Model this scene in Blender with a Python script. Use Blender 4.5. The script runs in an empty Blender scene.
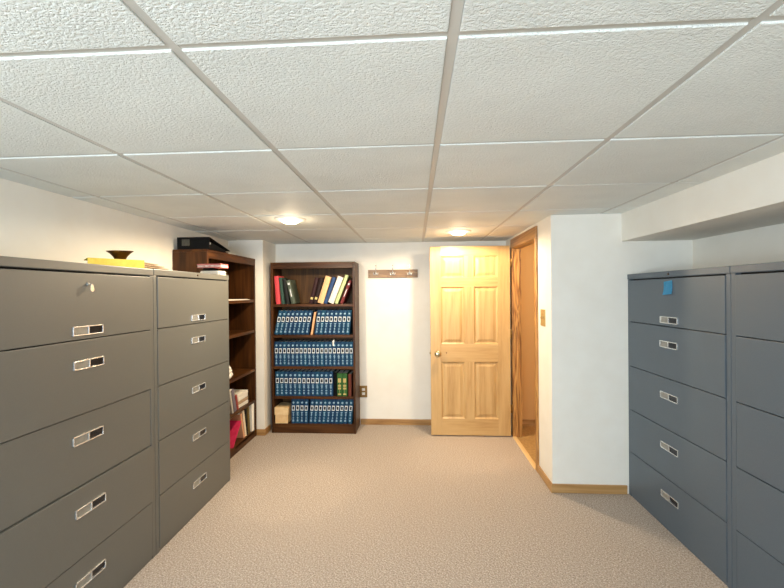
import bpy, bmesh, math, random
from mathutils import Vector, Matrix
random.seed(7)
S = bpy.context.scene
COL = S.collection

# ---------------------------------------------------------------- camera
yaw, pitch, roll = 0.0595, -0.0039, -0.0085
f = Vector((-math.sin(yaw)*math.cos(pitch), math.cos(yaw)*math.cos(pitch), math.sin(pitch)))
r = Vector((math.cos(yaw), math.sin(yaw), 0)); u = r.cross(f)
r2 = r*math.cos(roll)+u*math.sin(roll); u2 = -r*math.sin(roll)+u*math.cos(roll)
cam_d = bpy.data.cameras.new('camera'); cam = bpy.data.objects.new('camera', cam_d); COL.objects.link(cam)
cam_d.sensor_fit = 'HORIZONTAL'; cam_d.sensor_width = 36.0; cam_d.lens = 391.45/784*36.0
cam_d.clip_start = 0.02
m = Matrix((r2, u2, -f)).transposed().to_4x4(); m.translation = Vector((0, 0, 1.5))
cam.matrix_world = m
S.camera = cam

# ---------------------------------------------------------------- world, daylight, exposure
W = bpy.data.worlds.new('sky'); S.world = W; W.use_nodes = True
bg = W.node_tree.nodes['Background']; bg.inputs[0].default_value = (0.62, 0.78, 1.0, 1); bg.inputs[1].default_value = 1.5

def area(name, loc, rot, sx, sy, power, color, shape='RECTANGLE'):
    d = bpy.data.lights.new(name, 'AREA'); d.shape = shape; d.size = sx; d.size_y = sy
    d.energy = power; d.color = color
    o = bpy.data.objects.new(name, d); o.location = loc; o.rotation_euler = rot; COL.objects.link(o); return o
area('window_daylight', (-0.75, -1.75, 1.42), (math.radians(90), 0, 0), 2.3, 0.95, 98, (0.74, 0.88, 1.0))
LAMP_POWER = 92; GLOW_POWER = 1.5; LAMP_COLOR = (1.0, 0.80, 0.54)

S.view_settings.view_transform = 'Standard'; S.view_settings.look = 'None'
S.view_settings.gamma = 1.0; S.view_settings.use_curve_mapping = False
S.view_settings.exposure = 0.54

# ---------------------------------------------------------------- helpers
def rgb(h):
    h = h.lstrip('#'); v = [int(h[i:i+2], 16)/255 for i in (0, 2, 4)]
    return tuple((c/12.92 if c <= 0.04045 else ((c+0.055)/1.055)**2.4) for c in v)+(1,)

def box(bm, x0, y0, z0, x1, y1, z1, bev=0.0, mat=0, rot=None, piv=None):
    geo = bmesh.ops.create_cube(bm, size=1.0)
    vs = geo['verts']
    M = Matrix.Translation(((x0+x1)/2, (y0+y1)/2, (z0+z1)/2)) @ Matrix.Diagonal((abs(x1-x0), abs(y1-y0), abs(z1-z0), 1))
    bmesh.ops.transform(bm, matrix=M, verts=vs)
    if rot is not None:
        bmesh.ops.rotate(bm, cent=piv, matrix=rot, verts=vs)
    fs = list({fc for v in vs for fc in v.link_faces})
    for fc in fs: fc.material_index = mat
    if bev > 0:
        es = list({e for v in vs for e in v.link_edges})
        rb = bmesh.ops.bevel(bm, geom=es, offset=bev, segments=2, profile=0.6, affect='EDGES')
        for fc in rb['faces']: fc.material_index = mat
    return vs

def lathe(bm, prof, seg=24, mtx=None, mat=0):
    """prof: list of (radius, height) about local z"""
    rings = []
    for (rad, z) in prof:
        if rad < 1e-6: rings.append([bm.verts.new((0, 0, z))])
        else: rings.append([bm.verts.new((rad*math.cos(2*math.pi*i/seg), rad*math.sin(2*math.pi*i/seg), z)) for i in range(seg)])
    for a, b in zip(rings, rings[1:]):
        for i in range(seg):
            j = (i+1) % seg
            if len(a) == 1 and len(b) == 1: continue
            if len(a) == 1: fc = bm.faces.new((a[0], b[j], b[i]))
            elif len(b) == 1: fc = bm.faces.new((a[i], a[j], b[0]))
            else: fc = bm.faces.new((a[i], a[j], b[j], b[i]))
            fc.material_index = mat; fc.smooth = True
    vs = [v for q in rings for v in q]
    if mtx is not None: bmesh.ops.transform(bm, matrix=mtx, verts=vs)
    return vs

def tube(bm, pts, rad, seg=8, mat=0):
    pts = [Vector(p) for p in pts]; rings = []
    up = Vector((0.13, 0.97, 0.2))
    rads = rad if isinstance(rad, (list, tuple)) else [rad]*len(pts)
    for i, p in enumerate(pts):
        t = (pts[min(i+1, len(pts)-1)]-pts[max(i-1, 0)]).normalized()
        a = t.cross(up).normalized(); b = t.cross(a)
        rings.append([bm.verts.new(p+(a*math.cos(2*math.pi*k/seg)+b*math.sin(2*math.pi*k/seg))*rads[i]) for k in range(seg)])
    for A, B in zip(rings, rings[1:]):
        for k in range(seg):
            fc = bm.faces.new((A[k], A[(k+1) % seg], B[(k+1) % seg], B[k])); fc.smooth = True; fc.material_index = mat
    bm.faces.new(rings[0][::-1]).material_index = mat; bm.faces.new(rings[-1]).material_index = mat

def prism(bm, poly, a0, a1, axis='x', mat=0):
    """extrude a polygon given in the two other axes along axis"""
    def P(p, a):
        if axis == 'x': return (a, p[0], p[1])
        if axis == 'y': return (p[0], a, p[1])
        return (p[0], p[1], a)
    A = [bm.verts.new(P(p, a0)) for p in poly]; B = [bm.verts.new(P(p, a1)) for p in poly]
    n = len(poly)
    fs = [bm.faces.new(A), bm.faces.new(B[::-1])]
    for i in range(n): fs.append(bm.faces.new((A[i], B[i], B[(i+1) % n], A[(i+1) % n])))
    for fc in fs: fc.material_index = mat
    return A+B

def obj(name, bm, mats, parent=None, loc=None, rot=None):
    bmesh.ops.recalc_face_normals(bm, faces=bm.faces[:])
    me = bpy.data.meshes.new(name); bm.to_mesh(me); bm.free()
    if not isinstance(mats, (list, tuple)): mats = [mats]
    for x in mats: me.materials.append(x)
    o = bpy.data.objects.new(name, me); COL.objects.link(o)
    if parent is not None: o.parent = parent
    if loc is not None: o.location = loc
    if rot is not None: o.rotation_euler = rot
    return o

def tag(o, label, cat, group=None):
    o['label'] = label; o['category'] = cat
    if group: o['group'] = group
    return o
def thing(name, label, cat, loc=(0, 0, 0), rot=(0, 0, 0), group=None):
    o = bpy.data.objects.new(name, None); COL.objects.link(o); o.empty_display_size = 0.05
    o.location = loc; o.rotation_euler = rot
    return tag(o, label, cat, group)
def struct(name, bm, mats, parent=None):
    o = obj(name, bm, mats, parent)
    if parent is None: o['kind'] = 'structure'
    return o
def copy_tree(o, parent=None):
    c = o.copy(); COL.objects.link(c)
    if parent is not None: c.parent = parent
    for ch in list(o.children): copy_tree(ch, c)
    return c

# ---------------------------------------------------------------- materials
def mat(name, color, rough=0.5, metal=0.0, spec=0.5):
    m = bpy.data.materials.new(name); m.use_nodes = True
    b = m.node_tree.nodes['Principled BSDF']
    b.inputs['Base Color'].default_value = color if len(color) == 4 else tuple(color)+(1,)
    b.inputs['Roughness'].default_value = rough; b.inputs['Metallic'].default_value = metal
    b.inputs['Specular IOR Level'].default_value = spec
    return m
def nodes(m): return m.node_tree.nodes, m.node_tree.links, m.node_tree.nodes['Principled BSDF']
def coords(m, scale=(1, 1, 1), rot=(0, 0, 0)):
    N, L, b = nodes(m)
    tc = N.new('ShaderNodeTexCoord'); mp = N.new('ShaderNodeMapping')
    mp.inputs['Scale'].default_value = scale; mp.inputs['Rotation'].default_value = rot
    L.new(tc.outputs['Object'], mp.inputs['Vector']); return mp
def ramp(m, fac, stops):
    N, L, b = nodes(m); rp = N.new('ShaderNodeValToRGB'); e = rp.color_ramp.elements
    while len(e) < len(stops): e.new(0.5)
    for k, (p, c) in enumerate(stops): e[k].position = p; e[k].color = c
    L.new(fac, rp.inputs[0]); return rp
def noise(m, vec, scale, detail=4, rough=0.55, dist=0.0):
    N, L, b = nodes(m); n = N.new('ShaderNodeTexNoise')
    n.inputs['Scale'].default_value = scale; n.inputs['Detail'].default_value = detail
    n.inputs['Roughness'].default_value = rough; n.inputs['Distortion'].default_value = dist
    L.new(vec.outputs[0], n.inputs['Vector']); return n
def bump(m, height, strength, dist):
    N, L, b = nodes(m); bp = N.new('ShaderNodeBump')
    bp.inputs['Strength'].default_value = strength; bp.inputs['Distance'].default_value = dist
    L.new(height, bp.inputs['Height']); L.new(bp.outputs[0], b.inputs['Normal'])

def speckle(name, c1, c2, scale, rough=0.6, metal=0.0, bstr=0.0, bdist=0.001, detail=3, lo=0.35, hi=0.65, spec=0.5):
    m = mat(name, c1, rough, metal, spec); v = coords(m); n = noise(m, v, scale, detail)
    rp = ramp(m, n.outputs['Fac'], [(lo, c1), (hi, c2)])
    N, L, b = nodes(m); L.new(rp.outputs[0], b.inputs['Base Color'])
    if bstr > 0: bump(m, n.outputs['Fac'], bstr, bdist)
    return m

def wood(name, dark, mid, light, axis='z', fine=60, rings=7, rough=0.4, dist=2.5, spec=0.5, wave=0.4):
    """grain running along axis"""
    m = mat(name, mid, rough, 0, spec)
    st = {'x': (0.07, 1, 1), 'y': (1, 0.07, 1), 'z': (1, 1, 0.07)}[axis]
    v = coords(m, st)
    n1 = noise(m, v, fine, 5, 0.65); n2 = noise(m, v, rings, 2, 0.5, dist)
    N, L, b = nodes(m)
    mul = N.new('ShaderNodeMath'); mul.operation = 'MULTIPLY'; mul.inputs[1].default_value = 9.0
    L.new(n2.outputs['Fac'], mul.inputs[0])
    fr = N.new('ShaderNodeMath'); fr.operation = 'PINGPONG'; fr.inputs[1].default_value = 1.0
    L.new(mul.outputs[0], fr.inputs[0])
    mx = N.new('ShaderNodeMix'); mx.data_type = 'FLOAT'; mx.inputs[0].default_value = wave
    L.new(n1.outputs['Fac'], mx.inputs[2]); L.new(fr.outputs[0], mx.inputs[3])
    rp = ramp(m, mx.outputs[0], [(0.2, dark), (0.45, mid), (0.75, light)])
    L.new(rp.outputs[0], b.inputs['Base Color'])
    bump(m, n1.outputs['Fac'], 0.08, 0.001)
    return m

M = {}
M['wall'] = speckle('wall_paint', rgb('ECE6DA'), rgb('EFEADF'), 6, 0.75, bstr=0.0)
M['hall_wall'] = mat('hall_paint', rgb('D0A468'), 0.7)
# ceiling tile: wormy fissured mineral fibre
m = mat('ceiling_tile', rgb('E4E3DE'), 0.62, 0, 0.45); v = coords(m, (1, 1.35, 1))
n1 = noise(m, v, 118, 2.5, 0.6, 0.2); n2 = noise(m, v, 3.0, 2)
N, L, b = nodes(m)
rp = ramp(m, n1.outputs['Fac'], [(0.35, (0, 0, 0, 1)), (0.58, (1, 1, 1, 1))])
bump(m, rp.outputs[0], 0.6, 0.0032)
rc = ramp(m, n2.outputs['Fac'], [(0.3, rgb('E2E4DE')), (0.7, rgb('EAECE6'))]); L.new(rc.outputs[0], b.inputs['Base Color'])
M['tile'] = m
M['tee'] = mat('ceiling_tee', rgb('C9C5BC'), 0.45)
# carpet: loop pile, beige with flecks
m = mat('carpet', rgb('AFA195'), 0.95, 0, 0.1); v = coords(m, (1, 1, 1), (0, 0, 0.6))
n1 = noise(m, v, 120, 2, 0.6); n2 = noise(m, v, 1.6, 3); vo = nodes(m)[0].new('ShaderNodeTexVoronoi'); vo.inputs['Scale'].default_value = 110
N, L, b = nodes(m); L.new(v.outputs[0], vo.inputs['Vector'])
rp = ramp(m, n1.outputs['Fac'], [(0.3, rgb('8B7F74')), (0.5, rgb('AFA195')), (0.7, rgb('D0C5B9'))])
L.new(rp.outputs[0], b.inputs['Base Color'])
bump(m, vo.outputs['Distance'], 0.6, 0.005)
M['carpet'] = m
M['oak'] = wood('oak_vertical', rgb('AC8350'), rgb('C09A63'), rgb('CCA772'), 'z', 55, 3.0, 0.38, 1.5, wave=0.3)
M['oak_h'] = wood('oak_horizontal', rgb('AC8350'), rgb('C09A63'), rgb('CCA772'), 'x', 55, 3.0, 0.38, 1.5, wave=0.3)
M['oak_jamb'] = wood('oak_jamb', rgb('6E4418'), rgb('A8743A'), rgb('C49150'), 'z', 40, 16.0, 0.4, 2.0, wave=0.6)
M['oak_y'] = wood('oak_header', rgb('7E5524'), rgb('986A34'), rgb('AC8046'), 'y', 40, 6.0, 0.35, 2.0)
M['base_x'] = wood('baseboard_oak_x', rgb('8A6234'), rgb('A97E4A'), rgb('BE9560'), 'x', 40, 6, 0.4, 2.0)
M['base_y'] = wood('baseboard_oak_y', rgb('8A6234'), rgb('A97E4A'), rgb('BE9560'), 'y', 40, 6, 0.4, 2.0)
M['walnut'] = wood('walnut_vertical', rgb('2A1708'), rgb('42260F'), rgb('523116'), 'z', 45, 5, 0.4, 2.0, spec=0.2)
M['walnut_x'] = wood('walnut_x', rgb('301A09'), rgb('472910'), rgb('593617'), 'x', 45, 5, 0.4, 2.0, spec=0.2)
M['walnut_y'] = wood('walnut_y', rgb('301A09'), rgb('472910'), rgb('593617'), 'y', 45, 5, 0.4, 2.0, spec=0.2)
M['walnut_back'] = wood('walnut_back', rgb('3A240E'), rgb('4F3314'), rgb('5E401E'), 'z', 40, 5, 0.5, 2.0, spec=0.2)
M['steel_l'] = speckle('grey_painted_steel_warm', rgb('5E5E59'), rgb('61615C'), 260, 0.42, spec=0.8, bstr=0.06, bdist=0.0006)
M['steel_daylit'] = speckle('grey_painted_steel_daylight_cast', rgb('505B65'), rgb('545F69'), 260, 0.38, bstr=0.06, bdist=0.0006)  # same grey paint as the left cabinets, with the blue daylight cast coloured in
M['dark'] = mat('seam_dark', rgb('1B1B1B'), 0.7)
M['chrome'] = speckle('chrome', rgb('E0E0DE'), rgb('ECECEA'), 40, 0.25, 0.75)
M['holder'] = speckle('label_holder_metal', rgb('8C8B85'), rgb('98968F'), 60, 0.4, 0.3)
M['pull'] = speckle('pull_recess', rgb('23252B'), rgb('2E3036'), 50, 0.25, 0.6)
M['brass'] = speckle('antique_brass', rgb('8A6B3C'), rgb('A07E48'), 50, 0.35, 0.85)
M['brass_l'] = speckle('light_brass', rgb('B0925A'), rgb('C0A468'), 50, 0.4, 0.5)
M['brass_d'] = speckle('dark_bronze', rgb('4A3018'), rgb('6A4826'), 25, 0.3, 0.85)
M['white_p'] = speckle('white_plastic', rgb('F3EFE6'), rgb('F6F3EC'), 30, 0.35)
M['paper'] = speckle('paper', rgb('EDE7DA'), rgb('F4EFE4'), 40, 0.8)
M['paper_tan'] = speckle('aged_paper', rgb('A5876A'), rgb('C7AC8C'), 80, 0.8)
def cloth(name, c, k=1.18, sc=120):
    c = rgb(c); return speckle(name, c, tuple(min(1, x*k) for x in c[:3])+(1,), sc, 0.6, bstr=0.1, bdist=0.0005, spec=0.25)
M['blue'] = cloth('blue_binding', '143A58')
M['blue2'] = cloth('blue_binding_teal', '13415C')
M['blue3'] = cloth('blue_binding_deep', '123555')
M['black'] = speckle('black_cover', rgb('0C0C0C'), rgb('121212'), 100, 0.7, spec=0.12)
M['ink'] = mat('black_label_field', rgb('0E1014'), 0.5)
M['silver'] = speckle('pale_foil', rgb('D5D9DA'), rgb('EEF0EE'), 60, 0.45)
M['foil'] = speckle('spine_lettering_foil', rgb('6F9BB8'), rgb('A3C2D3'), 220, 0.5)
M['gold'] = speckle('gold_foil', rgb('B59A55'), rgb('CDB572'), 200, 0.4, 0.3)
M['sticky'] = speckle('blue_note_paper', rgb('52B4E6'), rgb('62BEEC'), 30, 0.8)
M['yellow'] = speckle('yellow_card', rgb('DCC72C'), rgb('E6D440'), 25, 0.6)
M['linoleum'] = speckle('hall_floor', rgb('9C7A4A'), rgb('B5925E'), 45, 0.5)
def emis(name, c, s):
    m = mat(name, c, 0.5); b = m.node_tree.nodes['Principled BSDF']
    b.inputs['Emission Color'].default_value = c; b.inputs['Emission Strength'].default_value = s; return m
M['lamp'] = emis('lamp_lens', (1.0, 0.86, 0.62, 1), 9.0)

# ---------------------------------------------------------------- room shell
ZC = 2.065; XL = -1.98; XR = 2.02; YB = 4.43; YF = -1.6; XD = 1.01; YW = 2.98; T = 0.11; TD = 0.072
bm = bmesh.new(); box(bm, XL-.1, YF-.1, -.1, XR+.1, YB+.1, 0)
struct('floor', bm, M['carpet'])
bm = bmesh.new(); box(bm, XL-T, YF-.1, 0, XL, YB+T, 2.2); struct('wall_left', bm, M['wall'])
bm = bmesh.new(); box(bm, XL, YB, 0, XD+TD, YB+T, 2.2); struct('wall_back', bm, M['wall'])
bm = bmesh.new(); box(bm, XL, 4.05, 0, -1.605, YB, 2.2); struct('wall_corner', bm, M['wall'])
bm = bmesh.new(); box(bm, XR, YF-.1, 0, XR+T, YW+T, 2.2); struct('wall_right', bm, M['wall'])
# short wall facing the camera beside the doorway
bm = bmesh.new(); box(bm, XD, YW, 0, XR, YW+T, 2.2); struct('wall_front', bm, M['wall'])
# wall with the doorway (opening y 3.32..4.10, z up to 1.965)
DY0, DY1, DZ = 3.335, 4.105, 1.955
bm = bmesh.new()
box(bm, XD, YW+T, 0, XD+TD, DY0, 2.2); box(bm, XD, DY1, 0, XD+TD, YB, 2.2); box(bm, XD, DY0, DZ, XD+TD, DY1, 2.2)
struct('wall_doorway', bm, M['wall'])
# wall behind the camera with its window opening
bm = bmesh.new(); wx0, wx1, wz0, wz1 = -1.9, 0.4, 0.95, 1.9
box(bm, XL, YF-T, 0, wx0, YF, 2.2); box(bm, wx1, YF-T, 0, XR, YF, 2.2)
box(bm, wx0, YF-T, 0, wx1, YF, wz0); box(bm, wx0, YF-T, wz1, wx1, YF, 2.2)
struct('wall_rear', bm, M['wall'])
bm = bmesh.new()
for a, b_ in ((wx0, wx0+.04), (-.77, -.73), (wx1-.04, wx1)): box(bm, a, YF-.07, wz0, b_, YF-.02, wz1, .004)
box(bm, wx0+.04, YF-.07, wz0, wx1-.04, YF-.02, wz0+.04, .004); box(bm, wx0+.04, YF-.07, wz1-.04, wx1-.04, YF-.02, wz1, .004)
struct('window_1', bm, M['white_p'])
# soffit above the right-hand cabinets
bm = bmesh.new(); box(bm, 1.52, YF, 1.862, XR, YW, 2.2); struct('soffit', bm, M['wall'])
# hallway seen through the doorway
bm = bmesh.new(); box(bm, XD, YW+T, -.05, XR+.2, YB, 0.004); struct('floor_hall', bm, M['linoleum'])
bm = bmesh.new(); box(bm, XD+TD, YB, 0, XR+.3, YB+T, 2.2); struct('wall_hall_back', bm, M['hall_wall'])
bm = bmesh.new(); box(bm, XR+.15, YW+T, 0, XR+.3, YB, 2.2); struct('wall_hall_right', bm, M['hall_wall'])
bm = bmesh.new(); box(bm, XD+TD, YW+T, 2.1, XR+.15, YB, 2.2); struct('ceiling_hall', bm, M['wall'])
bm = bmesh.new(); box(bm, XD+TD, YB-.012, 0.004, XR+.15, YB, .075, .003); struct('baseboard_hall', bm, M['base_x'])

# suspended ceiling: tegular tiles proud of the tees
bm = bmesh.new()
tw = 0.638; cx0 = 0.0884; ry0 = 0.871; gap = 0.013; rec = 0.0045
xs = [cx0+tw*i for i in range(-4, 4)]; ys = [ry0+tw*i for i in range(-4, 7)]
rt = random.Random(3)
def tile(x0, x1, y0, y1):
    x0 = max(x0, XL); x1 = min(x1, 1.52); y0 = max(y0, YF); y1 = min(y1, YB)
    if x1-x0 < 0.03 or y1-y0 < 0.03: return
    dz = rt.uniform(-0.001, 0.001); c = 0.002
    lo = [bm.verts.new((a, b_, ZC+dz)) for a, b_ in ((x0+c, y0+c), (x1-c, y0+c), (x1-c, y1-c), (x0+c, y1-c))]
    mid = [bm.verts.new((a, b_, ZC+dz+.001)) for a, b_ in ((x0, y0), (x1, y0), (x1, y1), (x0, y1))]
    hi = [bm.verts.new((a, b_, ZC+.02)) for a, b_ in ((x0, y0), (x1, y0), (x1, y1), (x0, y1))]
    bm.faces.new(lo); bm.faces.new(hi[::-1])
    for A, B in ((lo, mid), (mid, hi)):
        for i in range(4): bm.faces.new((A[i], A[(i+1) % 4], B[(i+1) % 4], B[i]))
for i in range(len(xs)-1):
    for j in range(len(ys)-1):
        tile(xs[i]+gap, xs[i+1]-gap, ys[j]+gap*.8, ys[j+1]-gap*.8)
box(bm, XL, YF, ZC+.02, 1.52, YB, ZC+.12)
struct('ceiling', bm, M['tile'])
bm = bmesh.new()
for x in xs:
    if XL < x < 1.52: box(bm, x-.012, YF, ZC+rec, x+.012, YB, ZC+rec+.008)
for y in ys:
    if YF < y < YB: box(bm, XL, y-.012, ZC+rec+.001, 1.52, y+.012, ZC+rec+.008)
struct('trim_1', bm, M['tee'])
# baseboards
def bb(name, pts, mt):
    bm = bmesh.new()
    for q in pts: box(bm, *q, .003)
    struct(name, bm, mt)
bb('baseboard_back', [(-.635, YB-.012, 0, XD, YB, .065)], M['base_x'])
bb('baseboard_corner', [(-1.605, 4.05, 0, -1.593, 4.2, .065), (-1.69, 4.038, 0, -1.593, 4.05, .065)], M['base_x'])
bb('baseboard_front', [(XD-.012, YW-.012, 0, 1.545, YW, .065)], M['base_x'])
bb('baseboard_doorway', [(XD-.012, YW, 0, XD, DY0-.04, .065)], M['base_y'])
# door casing + jamb + threshold
bm = bmesh.new()
cw = .055
box(bm, XD-.014, DY0-cw+.012, 0, XD, DY0+.012, DZ-.012, .003, 0)                 # near casing
box(bm, XD-.014, DY1-.012, 0, XD, DY1+cw, DZ-.012, .003, 0)                    # far casing
box(bm, XD-.016, DY0-cw+.012, DZ-.012, XD, DY1+cw, DZ+.085, .004, 1)            # header
box(bm, XD, DY0, 0, XD+TD+.003, DY0+.018, DZ, .002, 0)
box(bm, XD, DY1-.018, 0, XD+TD+.003, DY1, DZ, .002, 0)
box(bm, XD, DY0, DZ-.018, XD+TD+.003, DY1, DZ, .002, 1)
box(bm, XD+.028, DY1-.03, 0, XD+.052, DY1-.018, DZ-.018, .002, 0)                # stops
box(bm, XD+.028, DY0+.018, 0, XD+.052, DY0+.03, DZ-.018, .002, 0)
struct('trim_2', bm, [M['oak_jamb'], M['oak_y']])
bm = bmesh.new(); prism(bm, [(XD-.022, 0), (XD-.012, .010), (XD+.012, .010), (XD+.02, .004), (XD+.02, 0)], DY0+.018, DY1-.018, 'y')
struct('trim_3', bm, mat('threshold_strip', rgb('E2C08A'), 0.35))

# ---------------------------------------------------------------- door (six raised panels, open, parallel to the back wall)
DX0, DX1, DYF, DYK, DH = 0.155, 0.972, 4.09, 4.125, 1.972
xsl = [DX0, .266, .506, .605, .848, DX1]
zr = [0.012, .184, .774, .960, 1.552, 1.650, 1.872, DH]
bm = bmesh.new()
box(bm, xsl[0], DYF, zr[0], xsl[1], DYK, zr[7], .002, 0); box(bm, xsl[4], DYF, zr[0], xsl[5], DYK, zr[7], .002, 0)
for a, b_ in ((0, 1), (2, 3), (4, 5), (6, 7)): box(bm, xsl[1], DYF, zr[a], xsl[4], DYK, zr[b_], .0015, 1)
for a, b_ in ((1, 2), (3, 4), (5, 6)):
    box(bm, xsl[2], DYF, zr[a], xsl[3], DYK, zr[b_], .0015, 0)
    for c in (1, 3):
        x0, x1, z0, z1 = xsl[c], xsl[c+1], zr[a], zr[b_]
        for sgn, y0 in ((1, DYF), (-1, DYK)):
            lv = [(0, 0.0), (.012, .011), (.020, .012), (.048, .0035), (.052, .0035)]
            rings = []
            for (ins, dep) in lv:
                y = y0+sgn*dep
                rings.append([bm.verts.new(p) for p in ((x0+ins, y, z0+ins), (x1-ins, y, z0+ins), (x1-ins, y, z1-ins), (x0+ins, y, z1-ins))])
            for A, B in zip(rings, rings[1:]):
                for i in range(4): bm.faces.new((A[i], A[(i+1) % 4], B[(i+1) % 4], B[i])).material_index = 0
            bm.faces.new(rings[-1]).material_index = 0
door = struct('door_1', bm, [M['oak'], M['oak_h']])
kx, kz = .226, .862
bm = bmesh.new()
prof = [(0, 0), (.031, 0), (.031, .004), (.026, .009), (.013, .012), (.011, .030), (.017, .036), (.029, .044), (.033, .054), (.029, .064), (.016, .070), (0, .071)]
lathe(bm, prof, 24, Matrix.Translation((kx, DYF, kz)) @ Matrix.Rotation(math.radians(90), 4, 'X'))
lathe(bm, prof, 24, Matrix.Translation((kx, DYK, kz)) @ Matrix.Rotation(math.radians(-90), 4, 'X'))
o = obj('door_knob', bm, speckle('nickel_brass', rgb('C9BC98'), rgb('DAD0B2'), 40, 0.18, 1.0), door); o['label'] = 'shiny pale metal door knob'
bm = bmesh.new(); box(bm, DX0-.002, DYF+.005, kz-.028, DX0+.001, DYK-.005, kz+.028, .0008); box(bm, DX0-.010, DYF+.011, kz-.008, DX0, DYK-.011, kz+.008, .001)
obj('latch', bm, M['brass'], door)
bm = bmesh.new(); lathe(bm, [(0, 0), (.006, 0), (.006, .005), (.003, .012), (0, .012)], 12, Matrix.Translation((.318, DYF, .868)) @ Matrix.Rotation(math.radians(90), 4, 'X'))
obj('pin', bm, M['brass_d'], door)
for hz in (.25, 1.02, 1.75):
    bm = bmesh.new(); lathe(bm, [(0, 0), (.006, 0), (.006, .088), (.004, .092), (0, .092)], 12, Matrix.Translation((.986, DYF-.004, hz)))
    box(bm, .972, DYF+.001, hz+.002, .975, DYF+.03, hz+.086); box(bm, .974, DYF-.003, hz+.002, .984, DYF, hz+.086)
    obj('hinge', bm, M['brass'], door)

# ---------------------------------------------------------------- recessed lamps
def lamp(x, y, label, k=1.0):
    t = thing('recessed_ceiling_lamp', label, 'ceiling light', (x, y, ZC), group=None)
    bm = bmesh.new(); lathe(bm, [(.070, -.008), (.076, -.012), (.112, -.006), (.120, 0.0), (.120, .002)], 40)
    obj('trim_ring', bm, M['white_p'], t)
    bm = bmesh.new(); lathe(bm, [(.072, -.006), (.066, -.020), (.05, -.030), (.025, -.035), (0, -.036)], 32)
    obj('lamp_lens', bm, M['lamp'], t)
    d = bpy.data.lights.new('lamp_light', 'SPOT'); d.energy = LAMP_POWER*k; d.color = LAMP_COLOR
    d.spot_size = math.radians(179); d.spot_blend = .3; d.shadow_soft_size = .05
    o = bpy.data.objects.new('lamp_light', d); o.location = (x, y, ZC-.04); COL.objects.link(o)
    d = bpy.data.lights.new('lamp_glow', 'POINT'); d.energy = GLOW_POWER; d.color = LAMP_COLOR
    d.shadow_soft_size = .045
    o = bpy.data.objects.new('lamp_glow', d); o.location = (x, y, ZC-.085); COL.objects.link(o)
lamp(-.945, 2.93, 'glowing round recessed lamp in the ceiling in front of the left tall bookcase')
lamp(.405, 3.68, 'glowing round recessed lamp in the ceiling just in front of the oak door', .78)
d = bpy.data.lights.new('hall_light', 'POINT'); d.energy = 8; d.color = (1, .8, .55); d.shadow_soft_size = .1
o = bpy.data.objects.new('hall_light', d); o.location = (1.65, 3.5, 1.95); COL.objects.link(o)

# ---------------------------------------------------------------- lateral filing cabinets
CD = 0.46
def filing_cabinet(w, H, seams, steel, label, loc, rz, lock, offs, with_handles=True):
    """front faces local -Y, local X runs left to right as seen from the front"""
    t = thing('filing_cabinet', label, 'filing cabinet', loc, (0, 0, rz), 'grey lateral filing cabinets')
    st = .028; hw = w/2
    bm = bmesh.new()
    box(bm, -hw, 0, 0, -hw+st, CD, H-.038, .0025); box(bm, hw-st, 0, 0, hw, CD, H-.038, .0025)
    box(bm, -hw, -.004, H-.038, hw, CD, H, .004)
    box(bm, -hw+st, 0.004, 0, hw-st, CD-.01, .016)
    box(bm, -hw+st, CD-.012, 0, hw-st, CD, H-.038)
    obj('case', bm, steel, t)
    bm = bmesh.new(); box(bm, -hw+st, .026, .016, hw-st, CD-.02, H-.038); obj('interior', bm, M['dark'], t)
    zs = [.018]+seams+[H-.044]
    for k in range(5):
        z0, z1 = zs[k]+.0025, zs[k+1]-.0025
        bm = bmesh.new(); y0 = -.002-offs[k]
        box(bm, -hw+st+.003, y0, z0, hw-st-.003, y0+.024, z1, .0022)
        dr = obj('drawer' if k < 4 else 'flip_door', bm, steel, t)
        hz = (z1-.088-.021) if k < 4 else z0+.038
        h0, h1, x0, x1 = hz-.021, hz+.021, -.083, .083
        bm = bmesh.new(); yy = y0-.0055; b_ = .0048
        for q in ((x0, h0, x1, h0+b_), (x0, h1-b_, x1, h1), (x0, h0, x0+b_, h1), (x1-b_, h0, x1, h1), (-.003, h0, .003, h1)):
            box(bm, q[0], yy, q[1], q[2], y0+.002, q[3], .001)
        hd = obj('handle', bm, M['chrome'], dr)
        bm = bmesh.new(); box(bm, x0+b_, y0-.0015, h0+b_, -.003, y0+.001, h1-b_); box(bm, x0+b_+.006, y0-.0022, h0+b_+.005, -.012, y0, h1-b_-.005)
        obj('label_holder', bm, M['holder'], hd)
        bm = bmesh.new(); prism(bm, [(y0-.0008, h0+b_), (y0-.0045, h1-b_), (y0+.001, h1-b_), (y0+.001, h0+b_)], .003, x1-b_, 'x')
        obj('pull_recess', bm, M['pull'], hd)
    bm = bmesh.new()
    if lock == 'door':
        lathe(bm, [(0, 0), (.009, 0), (.009, .004), (.006, .006), (0, .006)], 16, Matrix.Translation((0, -.002-offs[4], H-.096)) @ Matrix.Rotation(math.radians(90), 4, 'X'))
        obj('lock', bm, M['holder'], t)
        bm = bmesh.new(); yk = -.010-offs[4]
        box(bm, -.003, yk-.014, H-.097, .003, yk+.006, H-.095, .0005)
        prism(bm, [(-.003, H-.094), (.003, H-.094), (.010, H-.112), (.011, H-.122), (.006, H-.130), (-.004, H-.130), (-.009, H-.122), (-.008, H-.112)], yk-.014, yk-.011, 'y')
        obj('key', bm, M['chrome'], t)
    else:
        lathe(bm, [(0, 0), (.006, 0), (.006, .004), (.004, .005), (0, .005)], 12, Matrix.Translation((0, -.004, H-.019)) @ Matrix.Rotation(math.radians(90), 4, 'X'))
        obj('lock', bm, M['brass_d'], t)
    return t
HP = math.pi/2
CD = 0.445
SL = [.325, .645, .965, 1.299]; SR = [.324, .634, .952, 1.274]
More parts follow.
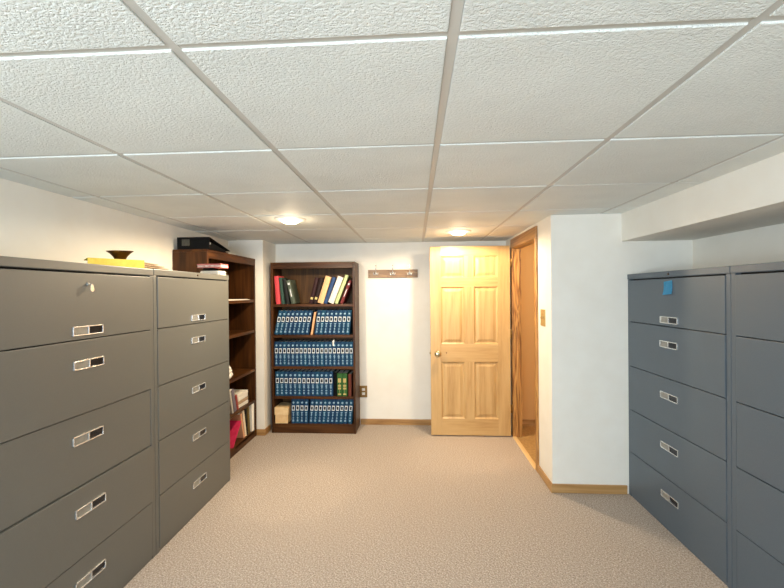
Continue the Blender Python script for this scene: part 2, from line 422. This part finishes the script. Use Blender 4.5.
filing_cabinet(.904, 1.645, SL, M['steel_l'], 'grey five-drawer lateral filing cabinet nearest on the left, key in its lock', (-1.5, 1.7065, 0), HP, 'door', [0, .004, -.004, .003, .001])
filing_cabinet(.905, 1.648, SL, M['steel_l'], 'grey lateral filing cabinet on the left, standing against the tall brown bookcase', (-1.5, 2.6135, 0), HP, 'rim', [0, .001, .001, .001, .003])
filing_cabinet(.94, 1.618, SR, M['steel_daylit'], 'daylight-tinted grey lateral filing cabinet on the right with a blue sticky note on it', (1.56, 2.507, 0), -HP, 'rim', [0, 0, .001, .003, .001])
filing_cabinet(.925, 1.618, SR, M['steel_daylit'], 'daylight-tinted grey lateral filing cabinet cut off by the right edge of the photo', (1.56, 1.572, 0), -HP, 'rim', [0, .001, 0, .001, .002])
# sticky note
bm = bmesh.new()
P = [[None]*5 for _ in range(5)]
for i in range(5):
    for j in range(5):
        s, q = i/4, j/4
        P[i][j] = bm.verts.new((-.0008-.012*max(0, q-.35)**2*1.6-.004*s*q, -.04+.08*s, -.083*q))
for i in range(4):
    for j in range(4): bm.faces.new((P[i][j], P[i+1][j], P[i+1][j+1], P[i][j+1]))
bmesh.ops.solidify(bm, geom=bm.faces[:], thickness=.0004)
tag(obj('sticky_note', bm, M['sticky'], None, (1.5558, 2.512, 1.556), (math.radians(-5), 0, 0)), 'bright blue square sticky note on the right filing cabinet door', 'sticky note')

# ---------------------------------------------------------------- bookcases
def bookcase(name_label, w, dep, H, shelves, loc, rz, topb, kick, bottom):
    """front faces local -Y"""
    t = thing('bookcase', name_label, 'bookcase', loc, (0, 0, rz)); hw = w/2; st = .024
    for s in (-1, 1):
        bm = bmesh.new(); box(bm, s*hw-(st if s > 0 else 0), 0, 0, s*hw+(st if s < 0 else 0), dep, H-.022, .002); obj('side_panel', bm, M['walnut'], t)
    bm = bmesh.new(); box(bm, -hw, -.002, H-.022, hw, dep, H, .003); obj('top_panel', bm, M['walnut_x'], t)
    bm = bmesh.new(); box(bm, -hw+st, .001, H-.022-topb, hw-st, .02, H-.022, .002); obj('top_rail', bm, M['walnut_x'], t)
    bm = bmesh.new(); box(bm, -hw+st, dep-.008, 0, hw-st, dep, H-.022); obj('back_panel', bm, M['walnut_back'], t)
    bm = bmesh.new(); box(bm, -hw+st, .004, 0, hw-st, .022, kick, .002); obj('kick_board', bm, M['walnut_x'], t)
    for z in shelves+[bottom]:
        bm = bmesh.new(); box(bm, -hw+st, .004, z-.028, hw-st, dep-.008, z, .002); obj('shelf', bm, M['walnut_x'], t)
    return t
BX0, BX1, BYF = -1.552, -.640, 4.12
bookcase('dark walnut bookcase against the back wall, filled with blue bound volumes', BX1-BX0, .30, 1.832, [1.382, 1.053, .716, .395], ((BX0+BX1)/2, BYF, 0), 0, .045, .072, .10)
LY0, LY1, LXF = 3.085, 4.038, -1.685
bookcase('tall dark brown bookcase against the left wall behind the filing cabinets', LY1-LY0, .29, 1.866, [1.437, 1.118, .712, .388], (LXF, (LY0+LY1)/2, 0), HP, .05, .07, .075)

# ---------------------------------------------------------------- books
def comb(bm, w, bars):
    """stamped spine lettering: bars joined by a hairline, one piece"""
    rt_, lf_ = [], []
    for k, (z0, z1, q) in enumerate(bars):
        for z in (z0, z1): rt_.append((w/2+q, z)); lf_.append((w/2-q, z))
        if k < len(bars)-1:
            for z in (z1, bars[k+1][0]): rt_.append((w/2+.0012, z)); lf_.append((w/2-.0012, z))
    prism(bm, rt_+lf_[::-1], -.0056, .003, 'y')

def make_book(kind, label, group, w, h, d, cover, label_style=None):
    t = thing(kind, label, 'book', group=group)
    bm = bmesh.new(); th = .003
    box(bm, 0, 0, 0, th, d, h, .0008); box(bm, w-th, 0, 0, w, d, h, .0008)
    # rounded spine
    n = 6; poly = [(th*.5, .004)]
    poly = [(0, .006)]+[(w/2-w/2*math.cos(math.pi*i/n), .006-.011*math.sin(math.pi*i/n)**.8) for i in range(1, n)]+[(w, .006), (w, .010), (0, .010)]
    prism(bm, poly, 0, h, 'z')
    obj('cover', bm, cover, t)
    bm = bmesh.new(); box(bm, th, .010, .004, w-th, d-.004, h-.004); obj('pages', bm, M['paper'], t)
    if label_style == 'law':
        bm = bmesh.new(); z0, z1 = h*.53, h*.73; mx = w*.17
        box(bm, mx, -.0058, z0, w-mx, .004, z1); o = obj('spine_label', bm, M['silver'], t)
        bm = bmesh.new(); box(bm, w*.27, -.0064, z0+.009, w*.73, .003, z1-.009); obj('label_field', bm, M['ink'], o)
        bm = bmesh.new(); lathe(bm, [(0, 0), (w*.25, 0), (w*.25, .008), (0, .008)], 14, Matrix.Translation((w/2, .0022, h*.85)) @ Matrix.Rotation(math.radians(90), 4, 'X'))
        obj('emblem', bm, M['foil'], t)
        bm = bmesh.new(); rr = random.Random(int(w*1e5)+len(label))
        comb(bm, w, [(h*zz, h*(zz+.028), w*rr.uniform(.14, .24)) for zz in (.08, .12, .21, .33, .38, .44)])
        obj('spine_lettering', bm, M['foil'], t)
    elif label_style == 'gold':
        bm = bmesh.new()
        comb(bm, w, [(h*a, h*b_, w*.3) for a, b_ in ((.06, .12), (.30, .38), (.42, .50), (.60, .78))])
        obj('spine_label', bm, M['gold'], t)
    elif label_style == 'spot':
        bm = bmesh.new(); box(bm, w*.25, -.0056, h*.80, w*.75, .004, h*.88); obj('spine_emblem', bm, M['silver'], t); bm = bmesh.new(); box(bm, w*.38, -.0056, h*.3, w*.62, .004, h*.62); obj('spine_lettering', bm, M['silver'], t)
    elif label_style == 'low':
        bm = bmesh.new(); box(bm, w*.2, -.0056, h*.16, w*.8, .004, h*.25); obj('spine_label', bm, M['gold'], t)
    return t
def stand(t, x, z, w, tilt=0.0, y=BYF+.02):
    """x is the bottom corner the book stands on: right one when the top leans right (tilt>0), left one otherwise"""
    a = math.radians(tilt)
    if tilt > 0: t.location = (x-w*math.cos(a), y, z+w*math.sin(a)+.0005)
    else: t.location = (x, y, z+.0005)
    t.rotation_euler = (0, a, 0)

ordn = ['leftmost', 'second from the left', 'third from the left', 'fourth from the left', 'fifth from the left', 'sixth from the left', 'seventh from the left', 'eighth from the left', 'ninth from the left', 'tenth from the left', 'eleventh from the left', 'twelfth from the left', 'thirteenth from the left', 'fourteenth from the left', 'fifteenth from the left', 'sixteenth from the left', 'seventeenth from the left', 'eighteenth from the left', 'nineteenth from the left']
protos = {}
def volume(w, label, group, shade):
    key = (round(w, 4), shade)
    if key not in protos:
        protos[key] = make_book('bound_volume', label, group, w, .262, .19, [M['blue'], M['blue2'], M['blue3']][shade], 'law')
        t = protos[key]
    else: t = copy_tree(protos[key])
    t['label'] = label; t['group'] = group
    return t
rb = random.Random(11)
# second shelf: eight leaning, a tan book, eight more
x = -1.481; w = .0452
def vlabel(i, shelf, extra=''): return 'blue bound volume, %s on the %s shelf of the back bookcase%s' % (ordn[i], shelf, extra)
G2 = 'blue bound volumes on the second shelf'
for i in range(8):
    stand(volume(w, vlabel(i, 'second'), G2, rb.randrange(3)), x+i*.0478, 1.053, w, 12-i*.25, BYF+.02+rb.uniform(0, .004))
for i in range(8):
    stand(volume(w, vlabel(i+8, 'second'), G2, rb.randrange(3)), -1.045+i*.0480+.004, 1.053, w, 8-i*.3, BYF+.02+rb.uniform(0, .004))
tb = make_book('thin_book', 'thin tan book leaning between the blue volumes on the second shelf', None, .020, .245, .185, cloth('tan_cover', 'D9A77C'))
stand(tb, -1.103, 1.053, .020, 9.6, BYF+.008)
G3 = 'blue bound volumes on the third shelf'
w = .0446
for i in range(19):
    stand(volume(w, vlabel(i, 'third'), G3, rb.randrange(3)), -1.524+i*.0452, .716, w, 0, BYF+.02+rb.uniform(0, .005))
bm = bmesh.new(); prism(bm, [(0, 0), (.012, 0), (.014, .05), (.018, .066), (.006, .058), (-.004, .05)], 0, .0006, 'y')
tag(obj('paper_slip', bm, M['paper'], None, (-.885, BYF+.0165, .935)), 'small white paper slip sticking up from a third-shelf volume', 'paper')
G4 = 'blue bound volumes on the fourth shelf'
w = .0478
for i in range(13):
    stand(volume(w, vlabel(i, 'fourth'), G4, rb.randrange(3)), -1.517+i*.0485, .395, w, 0, BYF+.02+rb.uniform(0, .004))
b1 = make_book('book', 'black spined book between the blue volumes and the green books', None, .034, .25, .19, M['black'])
stand(b1, -.882, .395, .034, 0, BYF+.035)
for lab, xx in (('green book with gold spine labels, left of the pair on the fourth shelf', -.844), ('green book with gold spine labels, right of the pair on the fourth shelf', -.788)):
    b1 = make_book('book', lab, 'green gold-labelled books on the fourth shelf', .054, .245, .19, cloth('green_cover', '2F5A2B'), 'gold'); stand(b1, xx, .395, .054, 0, BYF+.022)
b1 = make_book('book', 'narrow reddish brown book at the right end of the fourth shelf', None, .032, .235, .19, cloth('brown_cover', '6A3325')); stand(b1, -.722, .395, .032, 0, BYF+.024)
G5 = 'blue bound volumes on the bottom shelf'
w = .0452
for i in range(5):
    stand(volume(w, vlabel(i, 'bottom'), G5, rb.randrange(3)), -1.300+i*.0462+(.006 if i == 4 else 0), .10, w, (1.0, 1.0, 1.2, 1.5, 5)[i], BYF+.02+rb.uniform(0, .004))
for i in range(9):
    stand(volume(w, vlabel(i+5, 'bottom'), G5, rb.randrange(3)), -1.0635+i*.0462+(.0055 if i == 8 else 0), .10, w, (5.5 if i < 8 else 4.7), BYF+.02+rb.uniform(0, .004))
# cream box on the bottom shelf
t = thing('stationery_box', 'cream cardboard box with a lid at the left of the bottom shelf', 'box', (-1.449, BYF+.004, .1005))
bm = bmesh.new(); box(bm, -.068, .006, 0, .068, .20, .105, .002); obj('box_body', bm, speckle('cream_card', rgb('DDB47C'), rgb('E6C28E'), 20, .7), t)
bm = bmesh.new(); box(bm, -.075, 0, .092, .075, .206, .172, .003, rot=Matrix.Rotation(math.radians(1), 3, 'Y'), piv=(0, 0, .1)); obj('lid', bm, speckle('cream_card_lid', rgb('E0BB85'), rgb('EBCB98'), 20, .7), t)
# top shelf
TS = 1.382
for lab, w, h, x, tl, col, sty in (
    ('red book leaning at the far left of the top shelf', .047, .305, -1.503, -3.6, 'C8434A', None),
    ('dark green book beside the red one on the top shelf', .034, .288, -1.444, -5.5, '2C463D', None),
    ('black book between two green books on the top shelf', .040, .272, -1.395, -8.5, '141615', None),
    ('grey-green book with white spine marks leaning on the top shelf', .044, .262, -1.333, -13.0, '4B5346', 'spot'),
    ('dark maroon book with gold mark, left end of the right-hand leaning row', .042, .285, -1.105, 14.5, '2A0F10', 'low'),
    ('very dark brown book leaning against the tan book', .042, .285, -1.059, 15.5, '1F0D0C', 'low'),
    ('tan book leaning on the top shelf beside a blue one', .062, .300, -.990, 18, 'D8AE80', None),
    ('navy blue book leaning between the tan and the white book', .036, .296, -.948, 19.5, '2B4570', None),
    ('thick white book leaning on the top shelf', .060, .300, -.878, 21.5, 'DCD2CA', None),
    ('tall pale green book leaning on the top shelf', .034, .325, -.833, 22, 'B6C48E', None),
    ('thin maroon book at the right end of the top shelf', .030, .265, -.778, 22.3, '6E2B2B', 'spot')):
    b1 = make_book('book', lab, None, w, h, .19, cloth('cover_'+col, col), sty); stand(b1, x, TS, w, tl, BYF+.03)

# ---------------------------------------------------------------- things in the left bookcase (front at x=-1.685)
def lbook(label, y, z, w, h, d, col, tilt, setback=.02, kind='book'):
    """spine faces +x; the book's width runs along y"""
    t = make_book(kind, label, None, w, h, d, cloth('cover_'+col, col)); a = math.radians(tilt)
    if tilt > 0: t.matrix_world = Matrix.Translation((LXF-setback, y-w*math.cos(a), z+w*math.sin(a)+.0005)) @ Matrix.Rotation(HP, 4, 'Z') @ Matrix.Rotation(a, 4, 'Y')
    else: t.matrix_world = Matrix.Translation((LXF-setback, y, z+.0005)) @ Matrix.Rotation(HP, 4, 'Z') @ Matrix.Rotation(a, 4, 'Y')
    return t
z = .388
lbook('grey book leaning on the fourth shelf of the left bookcase', 3.535, z, .028, .225, .2, 'B9B4AC', -14)
lbook('mauve-grey book leaning beside the grey one in the left bookcase', 3.582, z, .045, .22, .2, '77707C', -15.5)
lbook('short red book on the fourth shelf of the left bookcase', 3.642, z, .030, .15, .18, '9A4A44', -16)
t = thing('paper_stack', 'stack of white papers on the fourth shelf of the left bookcase', 'papers', (LXF-.13, 3.80, z+.0005))
for k in range(4):
    bm = bmesh.new(); box(bm, -.10, -.115, k*.034, .10, .10, k*.034+.031, .003, rot=Matrix.Rotation(rb.uniform(-.06, .06), 3, 'Z'), piv=(0, 0, 0)); obj('ream', bm, M['paper'] if k != 1 else M['paper_tan'], t)
z = .075
bm = bmesh.new(); box(bm, -.21, -.0015, 0, 0, .0015, .265, .001); box(bm, -.21, .003, .004, 0, .006, .255, .001)
t = obj('folder', bm, speckle('magenta_card', rgb('C4184A'), rgb('D22A5A'), 20, .6)); tag(t, 'bright magenta folder leaning on the bottom shelf of the left bookcase', 'folder')
t.location = (LXF-.004, 3.51, z+.001); t.rotation_euler = (math.radians(-42), 0, 0)
lbook('orange-cream book leaning on the bottom shelf of the left bookcase', 3.765, z, .035, .26, .2, 'D9A27E', -15)
lbook('pale cream book leaning beside the orange-cream book, left bookcase', 3.808, z, .03, .27, .2, 'E2D2B8', -11.5)
lbook('black book near the middle of the left bookcase bottom shelf', 3.845, z, .025, .27, .2, '1A1816', -8)
lbook('olive book beside the black one in the left bookcase', 3.885, z, .04, .28, .2, '6B5A34', -4.5)
lbook('thick white binder at the far end of the left bookcase bottom shelf', 3.945, z, .06, .285, .22, 'EEE9DF', 0, .012, 'binder')
# ornament on third shelf
bm = bmesh.new()
for dx, dy, dz, q in ((0, 0, .03, .03), (.012, .016, .045, .024), (0, -.012, .07, .026), (.006, .004, .1, .02), (.01, .012, .078, .02), (0, -.004, .125, .014)):
    g = bmesh.ops.create_icosphere(bm, subdivisions=2, radius=q, matrix=Matrix.Translation((dx, dy, dz)))
for fc in bm.faces: fc.smooth = True
tag(obj('ornament', bm, M['white_p'], None, (LXF-.035, 3.495, .7125)), 'small knobbly white ornament on the left bookcase beside the cabinet', 'ornament')
bm = bmesh.new(); 
for k in range(3): box(bm, -.2+.01*k, 0, .003*k, -.002-.004*k, .46-.02*k, .003*k+.0028, .0005)
tag(obj('paper_sheets', bm, M['paper'], None, (LXF+.0, 3.45, 1.4375)), 'thin white sheets lying on the upper shelf of the left bookcase', 'papers')

# binder lying on the left bookcase, spine to the camera
ZT = 1.8665
t = thing('ring_binder', 'thick black ring binder lying on top of the left bookcase', 'binder', (-1.81, 3.10, ZT))
bm = bmesh.new(); box(bm, -.137, 0, 0, .137, .005, .100, .002); obj('spine', bm, M['black'], t)
bm = bmesh.new(); box(bm, -.137, .005, 0, .137, .33, .004, .001); obj('back_cover', bm, M['black'], t)
bm = bmesh.new(); prism(bm, [(.005, .1), (.005, .096), (.36, .018), (.36, .022)], -.137, .137, 'x'); obj('front_cover', bm, M['black'], t)
bm = bmesh.new(); prism(bm, [(.03, .004), (.30, .004), (.33, .018), (.03, .07)], -.125, .118, 'x'); obj('pages', bm, M['black'], t)
bm = bmesh.new(); box(bm, -.095, -.0012, .03, -.03, .001, .082); o = obj('spine_label', bm, speckle('dull_label', rgb('3A382F'), rgb('4A473B'), 60, .5), t); o['label'] = 'dull grey label on the spine'
bm = bmesh.new(); lathe(bm, [(.006, 0), (.010, 0), (.010, .002), (.006, .002), (.006, 0)], 16, Matrix.Translation((.126, .03, .05)) @ Matrix.Rotation(math.radians(90), 4, 'Y')); prism(bm, [(.02, .04), (.034, .05), (.02, .064)], .118, .124, 'x')
obj('ring', bm, M['chrome'], t)
bm = bmesh.new(); box(bm, -.001, 0, 0, .001, .16, .085, .0005, rot=Matrix.Rotation(.1, 3, 'Y'), piv=(0, 0, 0))
tag(obj('white_card', bm, M['paper'], None, (-1.964, 3.14, ZT)), 'white card standing between the black binder and the left wall', 'card')
bm = bmesh.new(); box(bm, 0, 0, 0, .10, .16, .006, .001)
tag(obj('paper_pad', bm, M['paper'], None, (-1.80, 3.47, ZT)), 'thin white pad beyond the tip of the black binder', 'papers')

# ---------------------------------------------------------------- things on the left cabinets
ZL = 1.6455
t = thing('document_folder', 'yellow folder lying on the near left filing cabinet', 'folder', (-1.65, 2.03, ZL))
bm = bmesh.new(); prism(bm, [(-.228, 0), (.17, 0), (.17, .003), (-.228, .003)], -.055, .07, 'x')
prism(bm, [(-.228, .033), (.17, .052), (.17, .055), (-.228, .036)], -.055, .07, 'x')
prism(bm, [(-.228, .003), (.17, .003), (.17, .052), (-.228, .033)], .067, .07, 'x')
for q in bm.verts:
    if q.co.y < -.1: q.co.y += (.07-q.co.x)*.95
obj('cover', bm, M['yellow'], t)
bm = bmesh.new()
for k, (e, z0) in enumerate(((.33, .006), (.40, .016), (.36, .027), (.30, .037))):
    prism(bm, [(-.05, z0*.55), (.17, z0), (e, z0-.002), (e, z0+.002), (.17, z0+.008), (-.05, z0*.55+.003)], -.05, .066, 'x')
obj('papers', bm, M['paper_tan'], t)
bm = bmesh.new()
lathe(bm, [(0, 0), (.028, 0), (.029, .003), (.030, .008), (.036, .018), (.050, .034), (.066, .046), (.064, .048), (.047, .037), (.03, .016), (0, .012)], 40)
o = obj('bowl', bm, M['brass_d'], None, (-1.66, 2.115, ZL+.0535), (math.radians(3.0), 0, 0)); tag(o, 'flared bronze bowl standing on the yellow folder', 'bowl')
ZF = 1.6485
t = thing('booklet_pile', '', 'papers'); bpy.data.objects.remove(t)
bm = bmesh.new()
for k in range(4): box(bm, -.085+.006*k, -.05, k*.008, .088-.009*(k % 2), .05, k*.008+.0072, .001, rot=Matrix.Rotation(.05*(-1)**k, 3, 'Z'), piv=(0, 0, 0))
tag(obj('pamphlet_stack', bm, M['paper'], None, (-1.595, 2.995, ZF)), 'white pamphlets stacked under the red booklet on the far left cabinet', 'papers')
bm = bmesh.new(); box(bm, -.05, -.045, 0, .03, .04, .022, .002)
tag(obj('small_box', bm, M['black'], None, (-1.595, 2.995, ZF+.0325)), 'small dark box between the white pamphlets and the red booklet', 'box')
t = thing('booklet', 'red and white booklet topmost on the far left cabinet', 'book', (-1.59, 2.995, ZF+.055), (0, 0, -.04))
bm = bmesh.new(); box(bm, -.098, -.055, .022, .098, .055, .030, .001); box(bm, -.098, -.055, 0, .098, .055, .004, .001); box(bm, -.098, .052, 0, .098, .055, .03)
obj('cover', bm, speckle('red_cover', rgb('B03A3E'), rgb('D98880'), 60, .5), t)
bm = bmesh.new(); box(bm, -.095, -.053, .004, .095, .052, .022); obj('pages', bm, speckle('pink_pages', rgb('E6CFC4'), rgb('C98E86'), 60, .7), t)

# ---------------------------------------------------------------- coat rack
t = thing('coat_rack', 'wooden coat rack with three metal hooks on the back wall', 'coat rack', (-.252, YB, 1.712))
bm = bmesh.new(); box(bm, -.281, -.018, -.046, .281, 0, .046, .003); obj('board', bm, wood('rack_oak', rgb('74532F'), rgb('87663F'), rgb('9A784E'), 'x', 50, 5, .4), t)
for q in (-.19, 0, .19):
    bm = bmesh.new()
    lathe(bm, [(0, 0), (.016, 0), (.016, .004), (.010, .007), (0, .008)], 16, Matrix.Translation((q, -.018, .004)) @ Matrix.Rotation(math.radians(90), 4, 'X'))
    tube(bm, [(q, -.022, .01), (q, -.04, .022), (q, -.056, .045), (q, -.06, .075), (q, -.058, .09)], [.006, .006, .0055, .005, .005], 10)
    bmesh.ops.create_icosphere(bm, subdivisions=2, radius=.008, matrix=Matrix.Translation((q, -.058, .092)))
    for s in (-1, 1):
        tube(bm, [(q, -.022, 0), (q+s*.010, -.034, -.012), (q+s*.020, -.046, -.014), (q+s*.027, -.052, .004)], [.006, .0055, .005, .0045], 10)
        bmesh.ops.create_icosphere(bm, subdivisions=2, radius=.0065, matrix=Matrix.Translation((q+s*.027, -.052, .006)))
    obj('hook', bm, M['chrome'], t)
for px_, pz in ((-.055, .036), (-.055, -.036), (.15, .036), (.15, -.036), (.262, .022), (.262, -.022), (-.262, .022), (-.262, -.022)):
    bm = bmesh.new(); lathe(bm, [(0, 0), (.006, 0), (.004, .003), (0, .003)], 10, Matrix.Translation((px_, -.018, pz)) @ Matrix.Rotation(math.radians(90), 4, 'X')); obj('screw', bm, M['brass_d'], t)
# outlet
t = thing('wall_outlet', 'brass wall outlet with two white sockets beside the back bookcase', 'outlet', (-.598, YB, .375))
bm = bmesh.new(); box(bm, -.042, -.006, -.066, .042, 0, .066, .002); obj('plate', bm, M['brass'], t)
for z in (-.024, .024):
    bm = bmesh.new(); box(bm, -.017, -.009, z-.014, .017, -.004, z+.014, .003); o = obj('socket', bm, M['white_p'], t)
    bm = bmesh.new(); box(bm, -.008, -.0095, z-.004, -.006, -.008, z+.006); box(bm, .006, -.0095, z-.004, .008, -.008, z+.006); obj('slot', bm, M['dark'], o)
# light switch on the doorway wall
t = thing('light_switch', 'brass light switch plate on the narrow wall by the doorway', 'light switch', (XD, 3.165, 1.29))
bm = bmesh.new(); box(bm, -.006, -.052, -.066, 0, .052, .066, .002); obj('plate', bm, M['brass_l'], t)
for q in (-.023, .023):
    bm = bmesh.new(); box(bm, -.016, q-.005, -.006, -.004, q+.005, .012, .002, rot=Matrix.Rotation(.3, 3, 'Y'), piv=(-.006, 0, 0)); obj('toggle', bm, M['brass_l'], t)
